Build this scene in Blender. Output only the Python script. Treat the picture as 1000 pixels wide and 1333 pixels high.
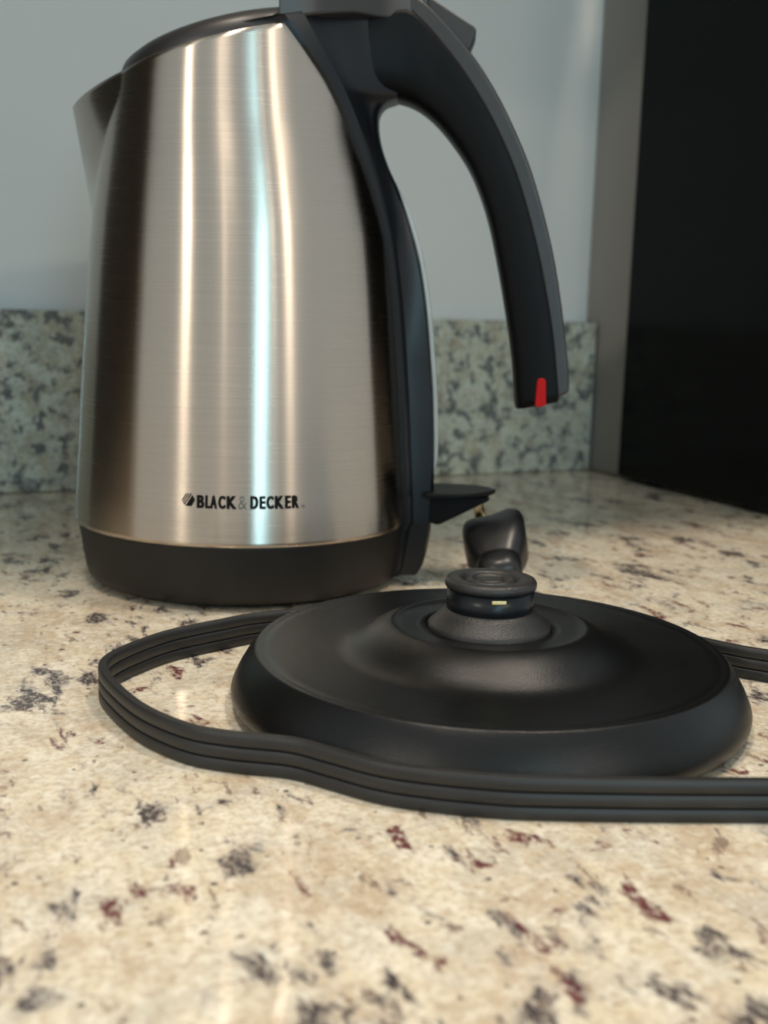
import bpy, bmesh, math, random
from mathutils import Vector, Matrix

random.seed(7)
for o in list(bpy.data.objects):
    bpy.data.objects.remove(o, do_unlink=True)
scene = bpy.context.scene
COL = scene.collection
PI = math.pi

# ------------------------------------------------------------------ camera
F_PX, PITCH, ROLL, CAM_H = 1447.0, 0.1784, -0.0256, 0.1252
cam_data = bpy.data.cameras.new('camera')
cam = bpy.data.objects.new('camera', cam_data)
COL.objects.link(cam)
scene.camera = cam
cp, sp = math.cos(PITCH), math.sin(PITCH)
fw = Vector((0, cp, -sp)); r0 = Vector((1, 0, 0)); d0 = Vector((0, -sp, -cp))
cr, sr = math.cos(ROLL), math.sin(ROLL)
rt = cr * r0 + sr * d0
dn = -sr * r0 + cr * d0
M3 = Matrix((rt, -dn, -fw)).transposed()
cam.matrix_world = Matrix.Translation((0, 0, CAM_H)) @ M3.to_4x4()
cam_data.sensor_fit = 'HORIZONTAL'
cam_data.sensor_width = 27.0
cam_data.lens = 27.0 * F_PX / 1000.0
cam_data.clip_start = 0.01
cam_data.dof.use_dof = True
cam_data.dof.focus_distance = 0.37
cam_data.dof.aperture_fstop = cam_data.lens / 3.1

# ------------------------------------------------------------------ world, lights, exposure
world = bpy.data.worlds.new('room_ambient')
scene.world = world
world.use_nodes = True
bg = world.node_tree.nodes['Background']
bg.inputs[0].default_value = (0.86, 0.97, 1.0, 1)
bg.inputs[1].default_value = 0.64

scene.view_settings.view_transform = 'Standard'
scene.view_settings.look = 'None'
scene.view_settings.exposure = 0.0
scene.view_settings.gamma = 1.0
scene.view_settings.use_curve_mapping = False

K = Vector((-0.0659, 0.5205, 0.0))          # kettle axis on the counter
B = Vector((0.0351, 0.3494, 0.0))           # power base centre
WYAW, WDIST = 0.4214, 0.7645                # back wall direction / backsplash face
U = Vector((math.cos(WYAW), math.sin(WYAW), 0))
N = Vector((-math.sin(WYAW), math.cos(WYAW), 0))


def area(name, loc, target, sx, sy, power, col, shape='RECTANGLE'):
    l = bpy.data.lights.new(name, 'AREA')
    l.shape = shape; l.size = sx; l.size_y = sy
    l.energy = power; l.color = col
    o = bpy.data.objects.new(name, l)
    COL.objects.link(o)
    o.location = loc
    o.rotation_euler = (Vector(target) - Vector(loc)).to_track_quat('-Z', 'Z').to_euler()
    return o


def around(az, dist, z):
    a = math.radians(az)
    return Vector((K.x + dist * math.sin(a), K.y - dist * math.cos(a), z))


WARM = (1.0, 0.86, 0.70)
# recessed ceiling lights over the counter and the room, and the daylight window behind the camera
for du, pw in ((-0.30, 8.8), (0.40, 8.8)):
    p = N * (WDIST - 0.57) + U * (0.16 + du)
    area('ceiling_light', (p.x, p.y, 1.5), (p.x, p.y, 0), 0.16, 0.16, pw, WARM, 'DISK')
for az, dist, w, pw in ((-36, 3.5, 0.36, 46.0), (-8, 3.9, 0.12, 5.5), (27, 3.7, 0.12, 7.0), (38, 3.5, 0.32, 26.0)):
    q = around(az, dist, 1.5)
    area('ceiling_light', q, (q.x, q.y, 0), w, w, pw, (1.0, 0.88, 0.72), 'DISK')
q = around(18, 3.0, 0.60)
area('window_light', q, (K.x, K.y, 0.25), 0.26, 1.6, 15.0, (0.46, 0.84, 1.0))

# ------------------------------------------------------------------ helpers


def link(o, parent=None):
    COL.objects.link(o)
    if parent is not None:
        o.parent = parent
    return o


def tag(o, label=None, cat=None, group=None, kind=None):
    if label: o['label'] = label
    if cat: o['category'] = cat
    if group: o['group'] = group
    if kind: o['kind'] = kind
    return o


def empty(name, loc, rz=0.0):
    o = bpy.data.objects.new(name, None)
    o.location = loc
    o.rotation_euler = (0, 0, rz)
    o.empty_display_size = 0.02
    COL.objects.link(o)
    return o


def mesh_obj(name, verts, faces, mat, parent=None, smooth=True, uvs=None):
    me = bpy.data.meshes.new(name)
    me.from_pydata([tuple(v) for v in verts], [], faces)
    me.update()
    bm = bmesh.new(); bm.from_mesh(me)
    bmesh.ops.recalc_face_normals(bm, faces=bm.faces)
    bm.to_mesh(me); bm.free()
    if smooth:
        me.polygons.foreach_set('use_smooth', [True] * len(me.polygons))
    if uvs is not None:
        uvl = me.uv_layers.new(name='UVMap')
        for lp in me.loops:
            uvl.data[lp.index].uv = uvs[lp.vertex_index]
    if mat: me.materials.append(mat)
    return link(bpy.data.objects.new(name, me), parent)


def bm_obj(name, bm, mat, parent=None, smooth=False):
    bmesh.ops.recalc_face_normals(bm, faces=bm.faces)
    me = bpy.data.meshes.new(name)
    bm.to_mesh(me); bm.free()
    if smooth:
        me.polygons.foreach_set('use_smooth', [True] * len(me.polygons))
    if mat: me.materials.append(mat)
    return link(bpy.data.objects.new(name, me), parent)


def bevel_mod(o, w, seg=3, angle=40):
    m = o.modifiers.new('bevel', 'BEVEL')
    m.width = w; m.segments = seg; m.limit_method = 'ANGLE'; m.angle_limit = math.radians(angle)
    m.harden_normals = True
    o.data.polygons.foreach_set('use_smooth', [True] * len(o.data.polygons))
    return o


def box(name, c, size, mat, parent=None, bevel=0.0, rot=None, seg=3):
    bm = bmesh.new()
    bmesh.ops.create_cube(bm, size=1.0)
    bmesh.ops.scale(bm, vec=size, verts=bm.verts)
    if rot is not None:
        bmesh.ops.rotate(bm, cent=(0, 0, 0), matrix=rot, verts=bm.verts)
    bmesh.ops.translate(bm, vec=c, verts=bm.verts)
    o = bm_obj(name, bm, mat, parent)
    if bevel: bevel_mod(o, bevel, seg)
    return o


def catmull(pts, n=8, closed=False):
    out = []
    P = [Vector(q) for q in pts]
    m = len(P)
    rng = range(m) if closed else range(m - 1)
    for i in rng:
        if closed:
            p0, p1, p2, p3 = P[(i - 1) % m], P[i], P[(i + 1) % m], P[(i + 2) % m]
        else:
            p1, p2 = P[i], P[i + 1]
            p0 = P[i - 1] if i > 0 else p1 * 2 - p2
            p3 = P[i + 2] if i + 2 < m else p2 * 2 - p1
        for k in range(n):
            t = k / n
            out.append(0.5 * ((2 * p1) + (p2 - p0) * t + (2 * p0 - 5 * p1 + 4 * p2 - p3) * t * t
                              + (3 * p1 - p0 - 3 * p2 + p3) * t ** 3))
    if not closed: out.append(P[-1])
    return out


def lathe(name, prof, mat, parent=None, seg=128, cap_start=False, cap_end=False, centre=(0, 0)):
    """prof: list of (r, z)."""
    verts, faces, uvs = [], [], []
    for j, (r, z) in enumerate(prof):
        for i in range(seg):
            a = 2 * PI * i / seg
            verts.append((centre[0] + r * math.cos(a), centre[1] + r * math.sin(a), z))
            uvs.append((i / seg, j / len(prof)))
    for j in range(len(prof) - 1):
        for i in range(seg):
            k = (i + 1) % seg
            faces.append((j * seg + i, j * seg + k, (j + 1) * seg + k, (j + 1) * seg + i))
    if cap_start: faces.append(tuple(range(seg)))
    if cap_end: faces.append(tuple(range((len(prof) - 1) * seg, len(prof) * seg)))
    return mesh_obj(name, verts, faces, mat, parent, True)


def interp(x, xs, ys):
    if x <= xs[0]: return ys[0]
    for i in range(len(xs) - 1):
        if x <= xs[i + 1]:
            t = (x - xs[i]) / (xs[i + 1] - xs[i])
            return ys[i] + (ys[i + 1] - ys[i]) * t
    return ys[-1]


def smooth_interp(x, xs, ys):
    """monotone-ish cubic (Catmull-Rom on uneven knots)."""
    n = len(xs)
    if x <= xs[0]: return ys[0] + (x - xs[0]) * (ys[1] - ys[0]) / (xs[1] - xs[0])
    if x >= xs[-1]: return ys[-1] + (x - xs[-1]) * (ys[-1] - ys[-2]) / (xs[-1] - xs[-2])
    i = max(k for k in range(n - 1) if xs[k] <= x)
    h = xs[i + 1] - xs[i]
    def sl(k):
        if k == 0: return (ys[1] - ys[0]) / (xs[1] - xs[0])
        if k == n - 1: return (ys[-1] - ys[-2]) / (xs[-1] - xs[-2])
        return (ys[k + 1] - ys[k - 1]) / (xs[k + 1] - xs[k - 1])
    t = (x - xs[i]) / h
    m0, m1 = sl(i) * h, sl(i + 1) * h
    return ((2 * t ** 3 - 3 * t * t + 1) * ys[i] + (t ** 3 - 2 * t * t + t) * m0
            + (-2 * t ** 3 + 3 * t * t) * ys[i + 1] + (t ** 3 - t * t) * m1)


def prism(name, contour, half, mat, parent, bevel=0.0, seg=4, angle=45, toff=0.0):
    """contour in the (s, z) plane of the kettle, extruded +-half along t (local y)."""
    n = len(contour)
    verts = [(c[0], -half + toff, c[1]) for c in contour] + [(c[0], half + toff, c[1]) for c in contour]
    faces = [tuple(range(n)), tuple(range(2 * n - 1, n - 1, -1))]
    for i in range(n):
        k = (i + 1) % n
        faces.append((i, k, n + k, n + i))
    o = mesh_obj(name, verts, faces, mat, parent, True)
    if bevel: bevel_mod(o, bevel, seg, angle)
    return o

# ------------------------------------------------------------------ materials


def new_mat(name):
    m = bpy.data.materials.new(name)
    m.use_nodes = True
    nt = m.node_tree
    return m, nt, nt.nodes['Principled BSDF']


def noise(nt, vec, scale, detail=4, rough=0.55, dist=0.0):
    n = nt.nodes.new('ShaderNodeTexNoise')
    n.inputs['Scale'].default_value = scale
    n.inputs['Detail'].default_value = detail
    n.inputs['Roughness'].default_value = rough
    n.inputs['Distortion'].default_value = dist
    if vec is not None: nt.links.new(vec, n.inputs['Vector'])
    return n.outputs['Fac']


def ramp(nt, fac, lo, hi):
    n = nt.nodes.new('ShaderNodeMapRange')
    n.inputs['From Min'].default_value = lo
    n.inputs['From Max'].default_value = hi
    n.clamp = True
    nt.links.new(fac, n.inputs['Value'])
    return n.outputs['Result']


def mix(nt, fac, a, b, mode='MIX'):
    n = nt.nodes.new('ShaderNodeMix')
    n.data_type = 'RGBA'; n.blend_type = mode
    for key, v in ((0, fac), (6, a), (7, b)):
        if hasattr(v, 'node'):
            nt.links.new(v, n.inputs[key])
        else:
            n.inputs[key].default_value = v if key == 0 else (*v, 1)
    return n.outputs[2]


def math_node(nt, op, a, b=None):
    n = nt.nodes.new('ShaderNodeMath'); n.operation = op
    for i, v in enumerate((a, b)):
        if v is None: continue
        if hasattr(v, 'node'): nt.links.new(v, n.inputs[i])
        else: n.inputs[i].default_value = v
    return n.outputs[0]


def obj_coords(nt, scale=(1, 1, 1), rot=(0, 0, 0), loc=(0, 0, 0)):
    t = nt.nodes.new('ShaderNodeTexCoord')
    m = nt.nodes.new('ShaderNodeMapping')
    m.inputs['Scale'].default_value = scale
    m.inputs['Rotation'].default_value = rot
    m.inputs['Location'].default_value = loc
    nt.links.new(t.outputs['Object'], m.inputs['Vector'])
    return m.outputs['Vector']


def bump(nt, bsdf, h, strength, dist):
    b = nt.nodes.new('ShaderNodeBump')
    b.inputs['Strength'].default_value = strength
    b.inputs['Distance'].default_value = dist
    nt.links.new(h, b.inputs['Height'])
    nt.links.new(b.outputs['Normal'], bsdf.inputs['Normal'])


def plastic(name, col, rough, grain=0.0, gscale=2500, spec=0.5, coat=0.0):
    m, nt, b = new_mat(name)
    v = obj_coords(nt)
    f = noise(nt, v, 60, 4)
    c = mix(nt, ramp(nt, f, 0.3, 0.7), tuple(x * 0.85 for x in col), tuple(min(1, x * 1.15) for x in col))
    nt.links.new(c, b.inputs['Base Color'])
    g = noise(nt, v, 35, 5)
    r = math_node(nt, 'MULTIPLY_ADD', g, 0.12)
    r.node.inputs[2].default_value = rough - 0.06
    nt.links.new(r, b.inputs['Roughness'])
    b.inputs['Specular IOR Level'].default_value = spec
    b.inputs['Coat Weight'].default_value = coat
    if grain:
        bump(nt, b, noise(nt, v, gscale, 2), grain, 0.0003)
    return m


def granite(name='granite', dk=0.0, tint=(1, 1, 1), fs=1.0, dark=(0.055, 0.042, 0.045), garnet=0.95):
    m, nt, b = new_mat(name)
    v0 = obj_coords(nt)
    # streaks run diagonally across the slab
    vs = obj_coords(nt, scale=(1.0, 0.52, 1.0), rot=(0, 0, math.radians(-32)))
    warp = nt.nodes.new('ShaderNodeTexNoise')
    warp.inputs['Scale'].default_value = 55; warp.inputs['Detail'].default_value = 3
    nt.links.new(vs, warp.inputs['Vector'])
    add = nt.nodes.new('ShaderNodeVectorMath'); add.operation = 'MULTIPLY_ADD'
    nt.links.new(warp.outputs['Color'], add.inputs[0])
    add.inputs[1].default_value = (0.014, 0.014, 0.014)
    nt.links.new(vs, add.inputs[2])
    vw = add.outputs[0]
    cream = (0.74, 0.635, 0.46)
    c = mix(nt, ramp(nt, noise(nt, v0, 90, 6, 0.65), 0.38, 0.62), cream, (0.82, 0.755, 0.625))
    c = mix(nt, math_node(nt, 'MULTIPLY', ramp(nt, noise(nt, vw, 62, 5, 0.6), 0.47, 0.63), 0.78), c, (0.52, 0.395, 0.27))
    vb = obj_coords(nt, loc=(3.1, 1.7, 0))
    c = mix(nt, math_node(nt, 'MULTIPLY', ramp(nt, noise(nt, vb, 48, 5, 0.6), 0.50, 0.66), 0.70), c, (0.57, 0.535, 0.455))
    # fine crystalline mottling
    c = mix(nt, math_node(nt, 'MULTIPLY', ramp(nt, noise(nt, v0, 420, 4, 0.7), 0.46, 0.66), 0.70), c, (0.42, 0.31, 0.205))
    c = mix(nt, math_node(nt, 'MULTIPLY', ramp(nt, noise(nt, vb, 260, 4, 0.65), 0.50, 0.68), 0.55), c, (0.90, 0.855, 0.74))
    # smoky grey halo and dark flecks inside it
    d = noise(nt, vw, 74 * fs, 4, 0.62)
    c = mix(nt, math_node(nt, 'MULTIPLY', ramp(nt, d, 0.545 - dk, 0.65 - dk), 0.65), c, (0.34, 0.30, 0.275))
    broken = ramp(nt, noise(nt, vs, 650, 3, 0.65), 0.30, 0.52)
    ed = math_node(nt, 'MULTIPLY_ADD', noise(nt, v0, 520, 3, 0.6), 0.12)
    nt.links.new(d, ed.node.inputs[2])
    c = mix(nt, math_node(nt, 'MULTIPLY', math_node(nt, 'MULTIPLY', ramp(nt, ed, 0.645 - dk, 0.705 - dk), broken), 0.95), c, dark)
    # many small brown flecks
    vf = nt.nodes.new('ShaderNodeVectorMath'); vf.operation = 'ADD'
    nt.links.new(vw, vf.inputs[0]); vf.inputs[1].default_value = (1.3, 7.2, 2.4)
    c = mix(nt, math_node(nt, 'MULTIPLY', ramp(nt, noise(nt, vf.outputs[0], 170, 4, 0.65), 0.615, 0.665), 0.75), c, (0.20, 0.135, 0.105))
    # burgundy garnets
    vg = nt.nodes.new('ShaderNodeVectorMath'); vg.operation = 'ADD'
    nt.links.new(vw, vg.inputs[0]); vg.inputs[1].default_value = (5.3, 2.2, 0.4)
    g = noise(nt, vg.outputs[0], 84, 3, 0.6)
    eg = math_node(nt, 'MULTIPLY_ADD', noise(nt, v0, 480, 3, 0.6), 0.12)
    nt.links.new(g, eg.node.inputs[2])
    c = mix(nt, math_node(nt, 'MULTIPLY', math_node(nt, 'MULTIPLY', ramp(nt, eg, 0.672 - dk * 0.4, 0.735 - dk * 0.4), broken), garnet), c, (0.12, 0.022, 0.028))
    # tiny black specks
    vk = nt.nodes.new('ShaderNodeTexVoronoi')
    vk.inputs['Scale'].default_value = 190
    nt.links.new(v0, vk.inputs['Vector'])
    sel = ramp(nt, noise(nt, vb, 120, 2), 0.56, 0.62)
    sp_ = math_node(nt, 'MULTIPLY', math_node(nt, 'LESS_THAN', vk.outputs['Distance'], 0.17), sel)
    c = mix(nt, math_node(nt, 'MULTIPLY', sp_, 0.8), c, (0.07, 0.05, 0.045))
    c = mix(nt, 1.0, c, tint, 'MULTIPLY')
    nt.links.new(c, b.inputs['Base Color'])
    r = math_node(nt, 'MULTIPLY_ADD', noise(nt, v0, 200, 4), 0.04)
    r.node.inputs[2].default_value = 0.01
    nt.links.new(r, b.inputs['Roughness'])
    return m


def brushed_steel():
    m, nt, b = new_mat('brushed_steel')
    uv = nt.nodes.new('ShaderNodeUVMap'); uv.uv_map = 'UVMap'
    mp = nt.nodes.new('ShaderNodeMapping')
    mp.inputs['Scale'].default_value = (6, 900, 1)
    nt.links.new(uv.outputs['UV'], mp.inputs['Vector'])
    line = noise(nt, mp.outputs['Vector'], 1.0, 4, 0.6)
    c = mix(nt, ramp(nt, line, 0.25, 0.75), (0.44, 0.382, 0.325), (0.53, 0.464, 0.398))
    nt.links.new(c, b.inputs['Base Color'])
    b.inputs['Metallic'].default_value = 1.0
    r = math_node(nt, 'MULTIPLY_ADD', line, 0.06)
    r.node.inputs[2].default_value = 0.235
    nt.links.new(r, b.inputs['Roughness'])
    b.inputs['Anisotropic'].default_value = 0.97
    b.inputs['Anisotropic Rotation'].default_value = 0.25
    tn = nt.nodes.new('ShaderNodeTangent'); tn.direction_type = 'UV_MAP'; tn.uv_map = 'UVMap'
    nt.links.new(tn.outputs['Tangent'], b.inputs['Tangent'])
    return m


def metal(name, col, rough):
    m, nt, b = new_mat(name)
    v = obj_coords(nt)
    c = mix(nt, noise(nt, v, 300, 3), tuple(x * 0.85 for x in col), col)
    nt.links.new(c, b.inputs['Base Color'])
    b.inputs['Metallic'].default_value = 1.0
    b.inputs['Roughness'].default_value = rough
    return m


def painted(name, col, rough=0.75, scale=250, amt=0.06):
    m, nt, b = new_mat(name)
    v = obj_coords(nt)
    c = mix(nt, noise(nt, v, 6, 4), tuple(x * (1 - amt) for x in col), tuple(min(1, x * (1 + amt)) for x in col))
    nt.links.new(c, b.inputs['Base Color'])
    b.inputs['Roughness'].default_value = rough
    bump(nt, b, noise(nt, v, scale, 3), 0.12, 0.001)
    return m


M_GRAN = granite()
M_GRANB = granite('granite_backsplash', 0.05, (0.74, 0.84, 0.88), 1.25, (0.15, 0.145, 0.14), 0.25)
M_STEEL = brushed_steel()
M_BLACK = plastic('black_satin_plastic', (0.0038, 0.0040, 0.0046), 0.40, 0.25, 3000, spec=0.11)
M_BAND = plastic('charcoal_band_plastic', (0.011, 0.0095, 0.0085), 0.50, 0.2, 2500, spec=0.3)
M_SPINE = plastic('blue_black_plastic', (0.0055, 0.0065, 0.0085), 0.34, spec=0.35)
M_CAP = plastic('charcoal_soft_plastic', (0.024, 0.0225, 0.0225), 0.36)
M_LID = plastic('dark_grey_plastic', (0.022, 0.020, 0.020), 0.38)
M_DISC = plastic('base_disc_plastic', (0.0042, 0.0043, 0.0045), 0.29, 0.3, 2600, spec=0.33)
M_KNOB = plastic('connector_grey_plastic', (0.020, 0.0185, 0.0180), 0.36, 0.6, 2400)
M_CORD = plastic('cord_rubber', (0.0155, 0.0150, 0.0150), 0.46, 0.3, 2000)
M_PLUG = plastic('plug_rubber', (0.009, 0.009, 0.010), 0.34)
M_INK = plastic('black_ink', (0.003, 0.003, 0.003), 0.6, spec=0.15)
M_INKTHIN = plastic('grey_ink', (0.10, 0.095, 0.085), 0.5)
M_BRASS = metal('brass', (0.86, 0.62, 0.30), 0.28)
M_WALL = painted('wall_paint', (0.70, 0.70, 0.68))
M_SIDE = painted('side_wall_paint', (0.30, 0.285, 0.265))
M_DARKBLOCK = painted('dark_block_finish', (0.075, 0.060, 0.048), 0.4, 80, 0.3)  # only for the added out-of-view block mirrored in the steel
M_CAB = painted('cabinet_paint', (0.55, 0.53, 0.49), 0.5)
M_FRIDGE = plastic('fridge_black', (0.0040, 0.0046, 0.0050), 0.16, spec=0.12)


def red_lens():
    m, nt, b = new_mat('red_switch_plastic')
    v = obj_coords(nt)
    c = mix(nt, noise(nt, v, 200, 2), (0.34, 0.002, 0.002), (0.45, 0.003, 0.003))
    nt.links.new(c, b.inputs['Base Color'])
    b.inputs['Roughness'].default_value = 0.35
    b.inputs['Specular IOR Level'].default_value = 0.15
    return m


def clear_plastic():
    m, nt, b = new_mat('clear_gauge_plastic')
    v = obj_coords(nt)
    c = mix(nt, noise(nt, v, 80, 2), (0.80, 0.86, 0.86), (0.9, 0.93, 0.92))
    nt.links.new(c, b.inputs['Base Color'])
    b.inputs['Roughness'].default_value = 0.12
    b.inputs['Transmission Weight'].default_value = 0.65
    b.inputs['IOR'].default_value = 1.45
    return m


M_RED = red_lens()
M_CLEAR = clear_plastic()

# ------------------------------------------------------------------ the setting


def wall_box(name, u0, u1, d0_, d1_, z0, z1, mat, bevel=0.0, parent=None):
    """box in wall coordinates: u along the wall, d distance out from the backsplash face (towards the room)."""
    bm = bmesh.new()
    bmesh.ops.create_cube(bm, size=1.0)
    bmesh.ops.scale(bm, vec=(u1 - u0, d1_ - d0_, z1 - z0), verts=bm.verts)
    bmesh.ops.translate(bm, vec=((u0 + u1) / 2, WDIST - (d0_ + d1_) / 2, (z0 + z1) / 2), verts=bm.verts)
    o = bm_obj(name, bm, mat, parent)
    if parent is None: o.rotation_euler = (0, 0, WYAW)
    if bevel: bevel_mod(o, bevel)
    return o


o = wall_box('wall_back', -1.6, 1.5, -0.14, -0.02, -0.9, 1.5, M_WALL)
tag(o, 'pale grey painted wall behind the kettle', 'wall', kind='structure')
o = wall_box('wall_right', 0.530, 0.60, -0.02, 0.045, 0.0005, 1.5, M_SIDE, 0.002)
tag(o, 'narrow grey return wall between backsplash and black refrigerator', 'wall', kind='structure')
o = wall_box('trim_1', -0.138, 0.515, -0.019, 0.345, 0.50, 1.20, M_CAB, 0.002)
tag(o, 'row of wall cabinets above the counter, out of view', 'cabinet', kind='structure')

o = wall_box('dark_reflection_block', -0.45, -0.14, -0.019, 0.27, 0.001, 1.5, M_DARKBLOCK, 0.002)  # added unseen block, gives the kettle's left side its dark reflection
tag(o, 'added dark block at the left, out of view, darkening the reflections in the steel', 'cabinet', kind='structure')

counter = wall_box('countertop', -1.4, 1.3, -0.018, 0.655, -0.032, 0.0, M_GRAN, 0.004)
tag(counter, 'polished cream granite countertop with burgundy and black flecks', 'countertop')
bs = wall_box('backsplash', -0.138, 0.528, -0.0195, 0.0, 0.0003, 0.1206, M_GRANB, 0.0015)
tag(bs, 'low granite backsplash strip standing along the wall behind the kettle', 'backsplash')

fr = empty('black_appliance', (0, 0, 0), WYAW)
tag(fr, 'tall glossy black kitchen appliance standing at the right end of the counter', 'appliance')
wall_box('housing', 0.519, 0.96, 0.050, 0.340, 0.0025, 0.47, M_FRIDGE, 0.003, fr)
wall_box('door', 0.521, 0.86, 0.342, 0.372, 0.010, 0.465, M_FRIDGE, 0.004, fr)
wall_box('control_panel', 0.862, 0.958, 0.342, 0.372, 0.010, 0.465, M_SPINE, 0.003, fr)
wall_box('door_handle', 0.825, 0.845, 0.378, 0.394, 0.08, 0.40, M_LID, 0.005, fr)
for z_ in (0.09, 0.385):
    wall_box('handle_mount', 0.828, 0.842, 0.370, 0.380, z_, z_ + 0.012, M_LID, 0.001, fr)
for u_ in (0.54, 0.92):
    for d_ in (0.07, 0.30):
        wall_box('foot', u_, u_ + 0.02, d_, d_ + 0.02, 0.0001, 0.0030, M_CORD, 0.0005, fr)

# ------------------------------------------------------------------ kettle
KYAW = math.radians(-3)
kt = empty('electric_kettle', K, KYAW)
tag(kt, 'tall brushed steel electric kettle with black open-ended handle, standing behind the round base', 'kettle')

ZS = [0.0267, 0.041, 0.0549, 0.0897, 0.1237, 0.157, 0.18, 0.20, 0.22, 0.24, 0.26]
RS = [0.0782, 0.0776, 0.0766, 0.0744, 0.0717, 0.0682, 0.0641, 0.0597, 0.0560, 0.0525, 0.0490]
CZ, CS = [0.0, 0.13, 0.157, 0.18, 0.20, 0.22, 0.30], [0, 0, -0.0004, -0.0017, -0.0033, -0.004, -0.004]


def body_r(z): return smooth_interp(z, ZS, RS)
def body_c(z): return interp(z, CZ, CS)
def rim_z(s): return 0.2322 + 0.256 * s


def body_pt(a, z):
    """a: angle (0 = handle side, pi = spout side)."""
    r, c = body_r(z), body_c(z)
    da = abs(((a - PI + PI) % (2 * PI)) - PI)          # distance from spout direction
    # sharp prow of the spout: straight leading edge, width growing towards the rim
    prow = 0.0700 + (z - 0.160) * 0.175 + c
    if prow > r and z > 0.14:
        wdt = math.radians(10 + 32 * min(1.0, (prow - r) / 0.018))
        if da < wdt:
            q = 1 - da / wdt
            r += (prow - r) * (0.55 * q * q + 0.45 * q)
    return (c + r * math.cos(a), r * math.sin(a), z)


def top_z(a):
    z = 0.232
    for _ in range(12):
        p_ = body_pt(a, z)
        z = 0.5 * z + 0.5 * rim_z(p_[0])
    return z


SEG, ROWS, Z0 = 288, 110, 0.0288
verts, faces, uvs = [], [], []
for j in range(ROWS + 1):
    for i in range(SEG):
        a = 2 * PI * i / SEG
        zt = top_z(a)
        z = Z0 + (zt - Z0) * j / ROWS
        verts.append(body_pt(a, z)); uvs.append((i / SEG, z * 4))
# rolled rim and inner wall
for dz, dr in ((0.0004, -0.0006), (0.0001, -0.0013), (-0.006, -0.0016)):
    for i in range(SEG):
        a = 2 * PI * i / SEG
        q = body_pt(a, top_z(a))
        c = body_c(q[2]); L = math.hypot(q[0] - c, q[1])
        k = (L + dr) / L
        verts.append((c + (q[0] - c) * k, q[1] * k, q[2] + dz)); uvs.append((i / SEG, q[2] * 4))
for j in range(ROWS + 3):
    for i in range(SEG):
        k = (i + 1) % SEG
        faces.append((j * SEG + i, j * SEG + k, (j + 1) * SEG + k, (j + 1) * SEG + i))
# bottom lip turning inwards over the black band
base_i = len(verts)
for i in range(SEG):
    a = 2 * PI * i / SEG
    verts.append((0.0767 * math.cos(a), 0.0767 * math.sin(a), Z0 - 0.0003)); uvs.append((i / SEG, 0.1))
for i in range(SEG):
    k = (i + 1) % SEG
    faces.append((base_i + i, base_i + k, k, i))
# fix the uv seam by duplicating per-loop u
body = mesh_obj('steel_body', verts, faces, M_STEEL, kt, True)
me = body.data
uvl = me.uv_layers.new(name='UVMap')
for poly in me.polygons:
    us = [uvs[v][0] for v in poly.vertices]
    wrap = max(us) - min(us) > 0.5
    for li in poly.loop_indices:
        u_, v_ = uvs[me.loops[li].vertex_index]
        if wrap and u_ < 0.5: u_ += 1.0
        uvl.data[li].uv = (u_, v_)
body['label'] = 'brushed stainless steel jug body'

# black foot band
band = [(0.0, 0.0030), (0.055, 0.0030), (0.0700, 0.0028), (0.0716, 0.0032), (0.0728, 0.0045), (0.0736, 0.0070), (0.0748, 0.014),
        (0.0758, 0.021), (0.0766, 0.0275), (0.0768, 0.0287), (0.0755, 0.0287)]
lathe('foot_band', band, M_BAND, kt, 192)
for a in (40, 130, 220, 310):
    ca, sa = math.cos(math.radians(a)), math.sin(math.radians(a))
    lathe('foot', [(0.0001, 0.0), (0.0055, 0.0), (0.006, 0.0006), (0.006, 0.0032)], M_CORD, kt, 24,
          centre=(0.060 * ca, 0.060 * sa))

# lid (tilted with the rim)
lid_prof = [(0.0001, 0.0125), (0.02, 0.0122), (0.036, 0.0112), (0.0450, 0.0096), (0.0492, 0.0074), (0.0512, 0.0046), (0.0520, 0.0012), (0.0521, -0.004)]
lid = lathe('lid', lid_prof, M_LID, kt, 128)
lid.location = (-0.0043, 0, rim_z(-0.0043) - 0.0005)
lid.rotation_euler = (0, -math.atan(0.256), 0)

# spine: black panel wrapped on the handle side of the body, wide at the top, narrow below
TZ = [0.0, 0.03, 0.08, 0.11, 0.134, 0.16, 0.18, 0.2015, 0.218, 0.2275, 0.24, 0.26]
TE = [0.0145, 0.0147, 0.0152, 0.0162, 0.018, 0.0212, 0.0248, 0.0300, 0.0362, 0.0410, 0.0455, 0.050]
OZ = [0.004, 0.0083, 0.0168, 0.0296, 0.0583, 0.0864, 0.1037, 0.1275, 0.1476, 0.1641, 0.1787, 0.1884, 0.1996, 0.2093, 0.2130, 0.2151, 0.2163, 0.2172, 0.226, 0.25, 0.27]
OS = [0.0815, 0.0838, 0.0859, 0.0873, 0.0878, 0.0865, 0.0849, 0.0821, 0.0784, 0.0734, 0.0679, 0.0630, 0.0590, 0.0580, 0.0593, 0.0614, 0.0640, 0.0672, 0.071, 0.071, 0.071]


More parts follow.
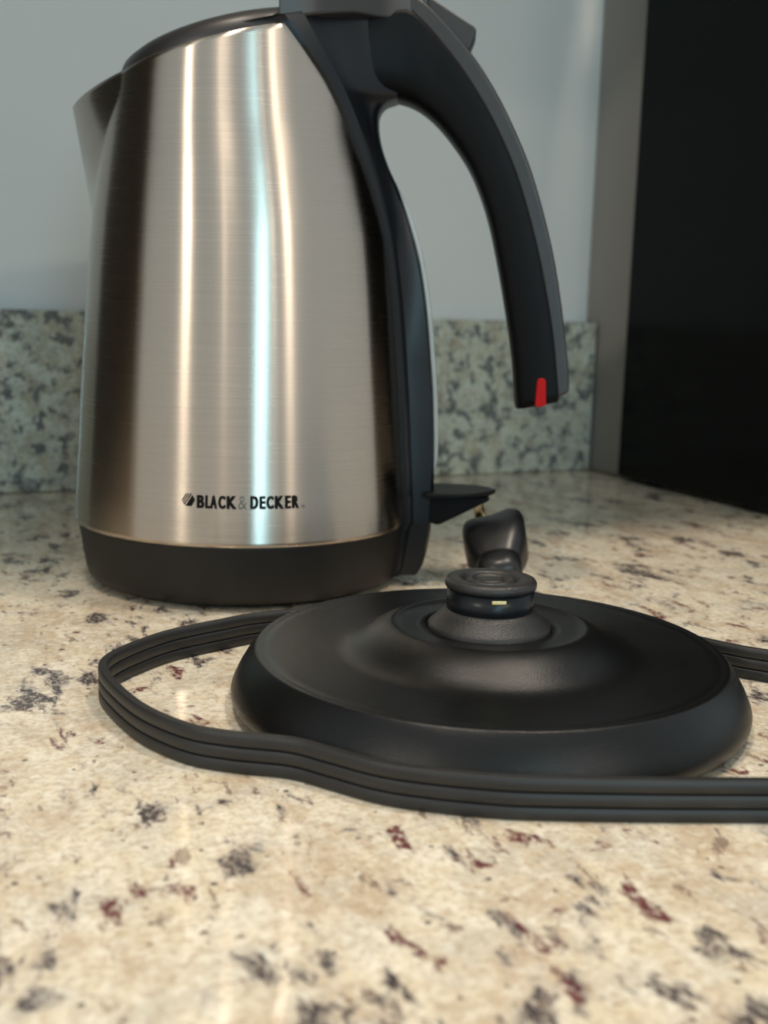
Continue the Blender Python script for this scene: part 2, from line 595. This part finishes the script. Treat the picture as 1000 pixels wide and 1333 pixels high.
def spine_row(z, zmax_cut=True):
    te = smooth_interp(z, TZ, TE); so = smooth_interp(z, OZ, OS)
    zb = max(z, 0.0267)
    r, c = body_r(zb), body_c(zb)
    if z < 0.0285: r = interp(z, [0.003, 0.007, 0.0285], [0.0715, 0.0736, 0.0770])
    def sb(t, off): return c + math.sqrt(max((r + off) ** 2 - t * t, 1e-9))
    half = []
    half.append((sb(te, -0.004), te))
    half.append((sb(te, 0.0012), te + 0.0004))
    A = (sb(te, 0.0024), te - 0.0006)
    half.append(A)
    # flat trim land beside the steel, then a concave run to the outer face
    l0 = (sb(te - 0.0035, 0.0030), te - 0.0035)
    half.append(l0)
    l1 = (sb(te - 0.0045, 0.0022), te - 0.0045)
    half.append(l1)
    tE = min(interp(z, [0.19, 0.215, 0.235], [0.0105, 0.0112, 0.0120]), te - 0.0055)
    E = (max(so, sb(tE, 0.003)), tE)
    C = (l1[0] + (E[0] - l1[0]) * 0.40, tE + (l1[1] - tE) * 0.22)
    for k in range(1, 9):
        t = k / 8
        half.append(((1 - t) ** 2 * l1[0] + 2 * t * (1 - t) * C[0] + t * t * E[0],
                     (1 - t) ** 2 * l1[1] + 2 * t * (1 - t) * C[1] + t * t * E[1]))
    half.append((E[0] + 0.0010, tE * 0.75))
    half.append((E[0] + 0.0013, tE * 0.35))
    return [(s, -t, z) for s, t in half] + [(s, t, z) for s, t in reversed(half)]


verts, faces = [], []
NR = 200
zl = [0.004 + (0.262 - 0.004) * j / NR for j in range(NR + 1)]
rows = []
for z in zl:
    row = []
    for (s, t, zz) in spine_row(z):
        row.append((s, t, min(zz, rim_z(s) + 0.0035)))
    rows.append(row)
W = len(rows[0])
for r_ in rows: verts += r_
for j in range(NR):
    for i in range(W - 1):
        faces.append((j * W + i, j * W + i + 1, (j + 1) * W + i + 1, (j + 1) * W + i))
faces.append(tuple(range(W)))
spine = mesh_obj('spine', verts, faces, M_SPINE, kt, True)
sm = spine.modifiers.new('smooth', 'EDGE_SPLIT'); sm.split_angle = math.radians(38)

# handle grip
inner = [(0.1253, 0.0843), (0.123, 0.1047), (0.1193, 0.1251), (0.1142, 0.1485), (0.1089, 0.1683), (0.1014, 0.1861),
         (0.0926, 0.1989), (0.0838, 0.2084), (0.0753, 0.2143), (0.0668, 0.2170), (0.0610, 0.2176), (0.0540, 0.2178)]
line = [(0.0520, 0.2478), (0.0694, 0.2519), (0.077, 0.248), (0.0879, 0.2373), (0.0992, 0.2235), (0.1104, 0.2063), (0.1206, 0.1858),
        (0.1291, 0.1617), (0.1353, 0.1388), (0.1402, 0.1155), (0.1440, 0.0884)]
outer = [(0.0490, 0.2600), (0.0600, 0.2616), (0.0706, 0.2595), (0.079, 0.2547), (0.0875, 0.247), (0.0985, 0.2356), (0.1083, 0.2225), (0.1173, 0.2073),
         (0.1265, 0.1882), (0.1344, 0.1655), (0.1398, 0.1457), (0.1444, 0.1223), (0.1476, 0.1019), (0.1484, 0.0915)]
ci = catmull(inner, 6)
cl = catmull(line, 6)
co = catmull(outer, 6)


def resample(P, n):
    L = [0.0]
    for a_, b_ in zip(P, P[1:]): L.append(L[-1] + (b_ - a_).length)
    out = []
    for k in range(n):
        d = L[-1] * k / (n - 1)
        i_ = min(max(m_ for m_ in range(len(L)) if L[m_] <= d + 1e-12), len(P) - 2)
        out.append(P[i_].lerp(P[i_ + 1], (d - L[i_]) / max(L[i_ + 1] - L[i_], 1e-9)))
    return out


# soft D-shaped cross-sections lofted from the open lower end up into the head
NG = 64
gi = resample(ci, NG)
go_ = resample(list(reversed(cl)), NG)
SECT = [(0.0, 0.0), (0.0, 0.45), (0.025, 0.66), (0.075, 0.82), (0.16, 0.92), (0.28, 0.975), (0.45, 1.0), (0.70, 1.0), (0.93, 0.985), (0.985, 0.96), (1.0, 0.90), (1.0, 0.0)]
half_n = len(SECT)
verts, faces = [], []
secs = []
for k in range(-2, NG):
    a_, b_ = gi[max(k, 0)], go_[max(k, 0)]
    sh = (1.0, 1.0) if k >= 0 else ((0.97, 0.93), (0.985, 0.975))[k + 2]
    drop = 0.0 if k >= 0 else (0.0012, 0.0004)[k + 2]
    hw = interp(b_.x, [0.052, 0.060, 0.070, 0.085], [0.0195, 0.0176, 0.0156, 0.0142]) * sh[1]
    mid = (a_ + b_) / 2
    row = []
    for v, t in SECT:
        q = mid + (a_.lerp(b_, v) - mid) * sh[0]
        row.append((q.x, -t * hw, q.y - drop))
    for v, t in reversed(SECT[1:-1]):
        q = mid + (a_.lerp(b_, v) - mid) * sh[0]
        row.append((q.x, t * hw, q.y - drop))
    secs.append(row)
w_ = len(secs[0])
for r_ in secs: verts += r_
for j_ in range(len(secs) - 1):
    for i_ in range(w_):
        k_ = (i_ + 1) % w_
        faces.append((j_ * w_ + i_, j_ * w_ + k_, (j_ + 1) * w_ + k_, (j_ + 1) * w_ + i_))
faces.append(tuple(range(w_)))
grip = mesh_obj('grip', verts, faces, M_BLACK, kt, True)
cap = prism('handle_cap', [tuple(q) for q in co] + [tuple(q - Vector((0.0012, 0.0))) for q in reversed(cl)], 0.0134, M_CAP, kt, 0.0045, 6, 50)

# wedge-shaped top plate between lid and handle
plan = [(0.0205, 0.0455), (0.036, 0.0400), (0.050, 0.0285), (0.060, 0.0190), (0.072, 0.0135), (0.080, 0.0120)]
pl = catmull(plan, 5)
ring = [(q[0], -q[1]) for q in pl] + [(q[0], q[1]) for q in reversed(pl)]
# front edge follows the lid
arc = []
for k in range(1, 12):
    t = k / 12
    arc.append((0.0205 + 0.017 * math.sin(PI * t), 0.0455 * (1 - 2 * t)))
ring += arc
n = len(ring)
def plate_z(s): return rim_z(s) + (0.0 if s < 0.05 else -0.35 * (s - 0.05) ** 1.15)
verts = [(s, t, plate_z(s) + 0.0016) for s, t in ring] + [(s, t, plate_z(s) + 0.0118) for s, t in ring]
faces = [tuple(range(n)), tuple(range(n, 2 * n))] + [(i, (i + 1) % n, n + (i + 1) % n, n + i) for i in range(n)]
tp = mesh_obj('hinge_cover', verts, faces, M_CAP, kt, True)
bevel_mod(tp, 0.004, 5, 50)

# thumb button on the back of the handle
btn = [(0.0770, 0.2560), (0.0787, 0.2592), (0.0890, 0.2530), (0.1003, 0.2462), (0.1010, 0.2446), (0.0980, 0.2365), (0.0860, 0.2455)]
prism('lid_button', btn, 0.0095, M_LID, kt, 0.0012, 3, 20)
# red switch at the lower end of the handle
prism('switch', [(0.1332, 0.0852), (0.1337, 0.0965), (0.1346, 0.0976), (0.1366, 0.0976), (0.1376, 0.0965), (0.1382, 0.0858), (0.1357, 0.0848)], 0.0010, M_RED, kt, 0.0005, 2, 30, toff=-0.0138)['label'] = 'small red switch'

# water gauge window on the outer face of the spine
gz = [0.182, 0.1694, 0.1512, 0.1276, 0.1035, 0.0826, 0.0613, 0.052]
go = [(smooth_interp(z, OZ, OS) + 0.0006, z) for z in gz]
gx = [(s + d, z) for (s, z), d in zip(go, (0.0008, 0.0022, 0.0024, 0.0024, 0.0024, 0.0024, 0.0022, 0.0008))]
prism('water_gauge', [tuple(q) for q in catmull(go, 5)] + [tuple(q) for q in reversed(catmull(gx, 5))], 0.0062, M_CLEAR, kt, 0.0006, 2, 40)['label'] = 'clear water gauge strip'

# lever sticking out at the foot of the spine
lv_plan = [(0.0855, 0.0165), (0.098, 0.0160), (0.108, 0.0130), (0.115, 0.0075), (0.1182, 0.0)]
lp = catmull(lv_plan, 5)
ring = [(q[0], -q[1]) for q in lp] + [(q[0], q[1]) for q in reversed(lp[:-1])]
n = len(ring)
verts = [(s, t, 0.0440 + 0.02 * (s - 0.0855)) for s, t in ring] + [(s, t, 0.0416 + 0.03 * (s - 0.0855)) for s, t in ring]
faces = [tuple(range(n)), tuple(range(2 * n - 1, n - 1, -1))] + [(i, (i + 1) % n, n + (i + 1) % n, n + i) for i in range(n)]
lev = mesh_obj('lever', verts, faces, M_BLACK, kt, False)
bevel_mod(lev, 0.0007, 2, 35)
prism('lever_bracket', [(0.0850, 0.0418), (0.0850, 0.0300), (0.0910, 0.0282), (0.0930, 0.0286), (0.1150, 0.0404), (0.1150, 0.0420)], 0.0085, M_BLACK, kt, 0.0008, 2, 20)

# printed lettering and emblem, wrapped on the steel
PXS, PHI = [230, 236, 256, 320, 390, 398, 405], [-103.9, -102.46, -97.6, -82.74, -66.2, -64.26, -62.6]


def print_pt(px, py, off=0.00012):
    a = math.radians(interp(px, PXS, PHI)) - KYAW
    z = 0.0502 - (py - 645.0) * (0.0054 / 16.8)
    r = body_r(z) + off
    return (r * math.cos(a), r * math.sin(a), z)


def glyph(ch, bold):
    cu = bpy.data.curves.new('glyph', 'FONT')
    cu.body = ch; cu.offset = bold; cu.fill_mode = 'FRONT'; cu.resolution_u = 4
    ob = bpy.data.objects.new('glyph', cu)
    COL.objects.link(ob)
    dg = bpy.context.evaluated_depsgraph_get()
    me_ = bpy.data.meshes.new_from_object(ob.evaluated_get(dg))
    vs = [v.co.copy() for v in me_.vertices]
    fs = [tuple(p_.vertices) for p_ in me_.polygons]
    bpy.data.objects.remove(ob, do_unlink=True)
    bpy.data.curves.remove(cu); bpy.data.meshes.remove(me_)
    return vs, fs


LET = [('B', 256.2, 266.6), ('L', 267.4, 274.4), ('A', 273.6, 283.4), ('C', 284.4, 294.2), ('K', 295.2, 308.8),
       ('D', 325.6, 336.2), ('E', 337.2, 345.2), ('C', 346.0, 356.0), ('K', 357.0, 369.4), ('E', 370.4, 378.4), ('R', 379.4, 389.4)]


def lettering(name, items, mat, bold):
    V, Fc = [], []
    for ch, x0, x1, y0, y1 in items:
        vs, fs = glyph(ch, bold)
        xa, xb = min(v.x for v in vs), max(v.x for v in vs)
        ya, yb = min(v.y for v in vs), max(v.y for v in vs)
        fat = 0.75 if bold > 0.03 else 0.0      # heavy condensed strokes
        for sh_ in ((-fat, 0.0, fat) if fat else (0.0,)):
            b0 = len(V)
            for v in vs:
                V.append(print_pt(x0 + fat + sh_ + (v.x - xa) / (xb - xa) * (x1 - x0 - 2 * fat), y1 - (v.y - ya) / (yb - ya) * (y1 - y0)))
            Fc += [tuple(b0 + i for i in f) for f in fs]
    me_ = bpy.data.meshes.new(name)
    me_.from_pydata(V, [], Fc); me_.update()
    me_.materials.append(mat)
    return link(bpy.data.objects.new(name, me_), kt)


lettering('brand_lettering', [(c_, a_, b_, 645.0, 661.6) for c_, a_, b_ in LET], M_INK, 0.031)['label'] = 'black printed brand name'
lettering('brand_ampersand', [('&', 310.2, 321.4, 645.2, 661.8)], M_INKTHIN, -0.004)
lettering('registered_mark', [('®', 392.2, 397.0, 657.2, 661.6)], M_INKTHIN, 0.0)


def clip(poly, nx, ny, d):
    out = []
    for i in range(len(poly)):
        a_, b_ = poly[i], poly[(i + 1) % len(poly)]
        da_, db_ = a_[0] * nx + a_[1] * ny - d, b_[0] * nx + b_[1] * ny - d
        if da_ <= 0: out.append(a_)
        if (da_ < 0) != (db_ < 0) and da_ != db_:
            t = da_ / (da_ - db_)
            out.append((a_[0] + (b_[0] - a_[0]) * t, a_[1] + (b_[1] - a_[1]) * t))
    return out


hexa = [(245.2 + 8.9 * math.cos(math.radians(60 * k)), 651.6 + 9.2 * math.sin(math.radians(60 * k))) for k in range(6)]
V, Fc = [], []
nx, ny = 0.84, 0.54
c0 = 245.2 * nx + 651.6 * ny
for lo, hi in ((1.2, 9.5), (-1.6, -0.1), (-4.2, -2.7), (-6.7, -5.3), (-9.2, -7.8)):
    pq = clip(clip(hexa, nx, ny, c0 + hi), -nx, -ny, -(c0 + lo))
    if len(pq) > 2:
        b0 = len(V); V += [print_pt(*q) for q in pq]; Fc.append(tuple(range(b0, len(V))))
me = bpy.data.meshes.new('emblem'); me.from_pydata(V, [], Fc); me.update(); me.materials.append(M_INK)
link(bpy.data.objects.new('emblem', me), kt)['label'] = 'striped black hexagon emblem'

# ------------------------------------------------------------------ power base
pb = empty('power_base', B, 0)
tag(pb, 'round black plastic kettle power base with centre connector and flat cord', 'kettle base')
shell = [(0.0001, 0.0012), (0.078, 0.0012), (0.0806, 0.0014), (0.0824, 0.0026), (0.0832, 0.0043), (0.0833, 0.0056), (0.0829, 0.0072),
         (0.0812, 0.0109), (0.0791, 0.0145), (0.0771, 0.0173), (0.0760, 0.01855), (0.07575, 0.0188), (0.07545, 0.01895), (0.0751, 0.0190), (0.0744, 0.0190), (0.0736, 0.01885),
         (0.0729, 0.01875), (0.0724, 0.0188), (0.0716, 0.0189), (0.0700, 0.0187), (0.0640, 0.0183), (0.056, 0.0181), (0.0505, 0.0181),
         (0.0475, 0.0184), (0.0448, 0.0194), (0.0420, 0.0212), (0.0390, 0.0234), (0.0362, 0.0251), (0.0340, 0.0261), (0.0326, 0.0266), (0.0316, 0.0268),
         (0.0310, 0.0268), (0.0304, 0.0266), (0.0296, 0.0262), (0.0280, 0.0259), (0.0240, 0.0257), (0.0206, 0.0255), (0.0204, 0.0235), (0.018, 0.0235)]
lathe('disc', shell, M_DISC, pb, 192)
col_ = [(0.0199, 0.0235), (0.0199, 0.0262), (0.0194, 0.0268), (0.0178, 0.0282), (0.0160, 0.0300), (0.0148, 0.0314), (0.0136, 0.0318), (0.012, 0.0318)]
lathe('collar', col_, M_KNOB, pb, 96)
conn = lathe('connector', [(0.012, 0.0312), (0.0138, 0.0312), (0.01405, 0.0316), (0.01405, 0.0387), (0.012, 0.0387)], M_SPINE, pb, 96)
top = [(0.0138, 0.0386), (0.0145, 0.0387), (0.0148, 0.0393), (0.0148, 0.0406), (0.0142, 0.0415), (0.0130, 0.0418), (0.0105, 0.0417), (0.0092, 0.0413),
       (0.0089, 0.0395), (0.0082, 0.0395), (0.0080, 0.0411), (0.0072, 0.0415), (0.0058, 0.0414), (0.0054, 0.0402), (0.0045, 0.0402), (0.0042, 0.0411), (0.0030, 0.0414), (0.0001, 0.0414)]
lathe('connector_cap', top, M_KNOB, pb, 96)
# brass contact in the side slot, facing the camera
ca = math.radians(-90 + 6)
bxm = bmesh.new()
bmesh.ops.create_cube(bxm, size=1.0)
bmesh.ops.scale(bxm, vec=(0.0010, 0.0048, 0.0014), verts=bxm.verts)
bmesh.ops.rotate(bxm, cent=(0, 0, 0), matrix=Matrix.Rotation(ca, 3, 'Z'), verts=bxm.verts)
bmesh.ops.translate(bxm, vec=(0.0139 * math.cos(ca), 0.0139 * math.sin(ca), 0.0369), verts=bxm.verts)
o = bm_obj('contact', bxm, M_BRASS, pb)
o['label'] = 'brass contact'
bevel_mod(o, 0.0003, 2)

# flat three-strand cord standing on edge
path = [(0.047, 0.4300), (0.030, 0.4425), (0.005, 0.4420), (-0.0150, 0.4290), (-0.0300, 0.4165), (-0.0486, 0.4065), (-0.0588, 0.3978), (-0.0745, 0.3828), (-0.0842, 0.3668),
        (-0.0893, 0.3530), (-0.0890, 0.3420), (-0.0826, 0.3276), (-0.0686, 0.3064), (-0.0530, 0.2922), (-0.0396, 0.2870), (-0.0233, 0.2838),
        (-0.0118, 0.2772), (0.0008, 0.2698), (0.0133, 0.2659), (0.0290, 0.2632), (0.0406, 0.2626), (0.0697, 0.2632), (0.0992, 0.2646),
        (0.130, 0.2660), (0.165, 0.276), (0.188, 0.303), (0.186, 0.336), (0.163, 0.361), (0.1372, 0.3756), (0.1270, 0.3815), (0.1120, 0.3945), (0.0960, 0.4140), (0.0780, 0.4350), (0.0600, 0.4560), (0.0538, 0.4720), (0.0525, 0.4860)]
pts = catmull([Vector((x, y)) for x, y in path], 8)
HC, WC = 0.0114, 0.0031
# closed cross-section (lateral, height): three lobes with narrow grooves
sec = []
lobe = HC / 3
for sgn in (1,):
    for k in range(3):
        z0, z1 = k * lobe, (k + 1) * lobe
        g = 0.00026
        a0 = 0.00065
        lo = z0 + (g if k > 0 else 0.0); hi = z1 - (g if k < 2 else 0.0)
        if k > 0: sec.append((WC / 2 - 0.0013, z0))
        e = 0.00025 if k > 0 else 0.0005
        sec += [(WC / 2 - e, lo), (WC / 2 - 0.00005, lo + e), (WC / 2, (lo + hi) / 2)]
        e = 0.00025 if k < 2 else 0.0005
        sec += [(WC / 2 - 0.00005, hi - e), (WC / 2 - e, hi)]
sec = sec + [(-x, z) for x, z in reversed(sec)]
verts, faces = [], []
m = len(sec)
for i, q in enumerate(pts):
    a_ = pts[max(i - 1, 0)]; b_ = pts[min(i + 1, len(pts) - 1)]
    t = (b_ - a_).normalized()
    nrm = Vector((-t.y, t.x))
    f_ = i / len(pts)
    lift = 0.0
    for x, z in sec:
        verts.append((q.x + nrm.x * x - B.x, q.y + nrm.y * x - B.y, z + 0.0002 + lift))
for i in range(len(pts) - 1):
    for k in range(m):
        l = (k + 1) % m
        faces.append((i * m + k, i * m + l, (i + 1) * m + l, (i + 1) * m + k))
faces.append(tuple(range(m))); faces.append(tuple(range((len(pts) - 1) * m, len(pts) * m)))
cord = mesh_obj('power_cord', verts, faces, M_CORD, pb, True)
es = cord.modifiers.new('split', 'EDGE_SPLIT'); es.split_angle = math.radians(40)
cord['label'] = 'flat ribbed black cord'

# plug lying behind the base: lofted sections along its axis
def loft(name, secs, mat, parent, nseg=28):
    """secs: (along, half_w, half_h, exponent, dz) superellipse sections along local +y."""
    V, Fc = [], []
    for (y, hw, hh, ex, dz) in secs:
        for i in range(nseg):
            a = 2 * PI * i / nseg
            c_, s_ = math.cos(a), math.sin(a)
            V.append((math.copysign(abs(c_) ** ex, c_) * hw, y, dz + math.copysign(abs(s_) ** ex, s_) * hh))
    for j in range(len(secs) - 1):
        for i in range(nseg):
            k = (i + 1) % nseg
            Fc.append((j * nseg + i, j * nseg + k, (j + 1) * nseg + k, (j + 1) * nseg + i))
    Fc.append(tuple(range(nseg))); Fc.append(tuple(range((len(secs) - 1) * nseg, len(secs) * nseg)))
    return mesh_obj(name, V, Fc, mat, parent, True)


plug = loft('plug', [(-0.004, 0.0060, 0.0060, 0.9, 0), (0.000, 0.0088, 0.0080, 0.85, 0), (0.004, 0.0096, 0.0088, 0.8, 0), (0.0075, 0.0098, 0.0090, 0.75, 0),
                     (0.0082, 0.0086, 0.0080, 0.75, 0), (0.0100, 0.0094, 0.0086, 0.7, 0), (0.017, 0.0122, 0.0108, 0.6, 0.0006), (0.025, 0.0138, 0.0122, 0.5, 0.001), (0.036, 0.0142, 0.0126, 0.45, 0.001),
                     (0.0390, 0.0139, 0.0123, 0.45, 0.001), (0.0400, 0.0125, 0.0110, 0.5, 0.001)], M_PLUG, pb)
plug.location = (0.0528 - B.x, 0.4830 - B.y, 0.0108)
plug.rotation_euler = (math.radians(14), math.radians(-10), math.radians(-3))
plug.scale = (1.06, 1.0, 1.0)
plug['label'] = 'moulded black plug'
for v in plug.data.vertices:            # raised finger ridge running diagonally across the top
    if v.co.z > 0.002 and v.co.y > 0.010:
        k_ = (v.co.y - 0.010) / 0.030
        d_ = v.co.x - (-0.004 + 0.008 * k_)
        v.co.z += 0.0015 * max(0.0, min(1.0, d_ / 0.004)) * min(1.0, k_ * 2.5) - 0.0012 * k_ * (1 if d_ < 0 else 0)
for nm, x, z, L, hw, hh in (('prong', -0.0050, 0.0092, 0.021, 0.0024, 0.0024), ('prong', -0.0063, -0.004, 0.017, 0.0008, 0.0032), ('prong', 0.0063, -0.004, 0.017, 0.0008, 0.0032)):
    loft(nm, [(0.038, hw, hh, 0.9, z), (0.039 + L - 0.002, hw, hh, 0.9, z), (0.039 + L, hw * 0.5, hh * 0.5, 0.9, z)], M_BRASS, plug, 16).location = (x, 0, 0)
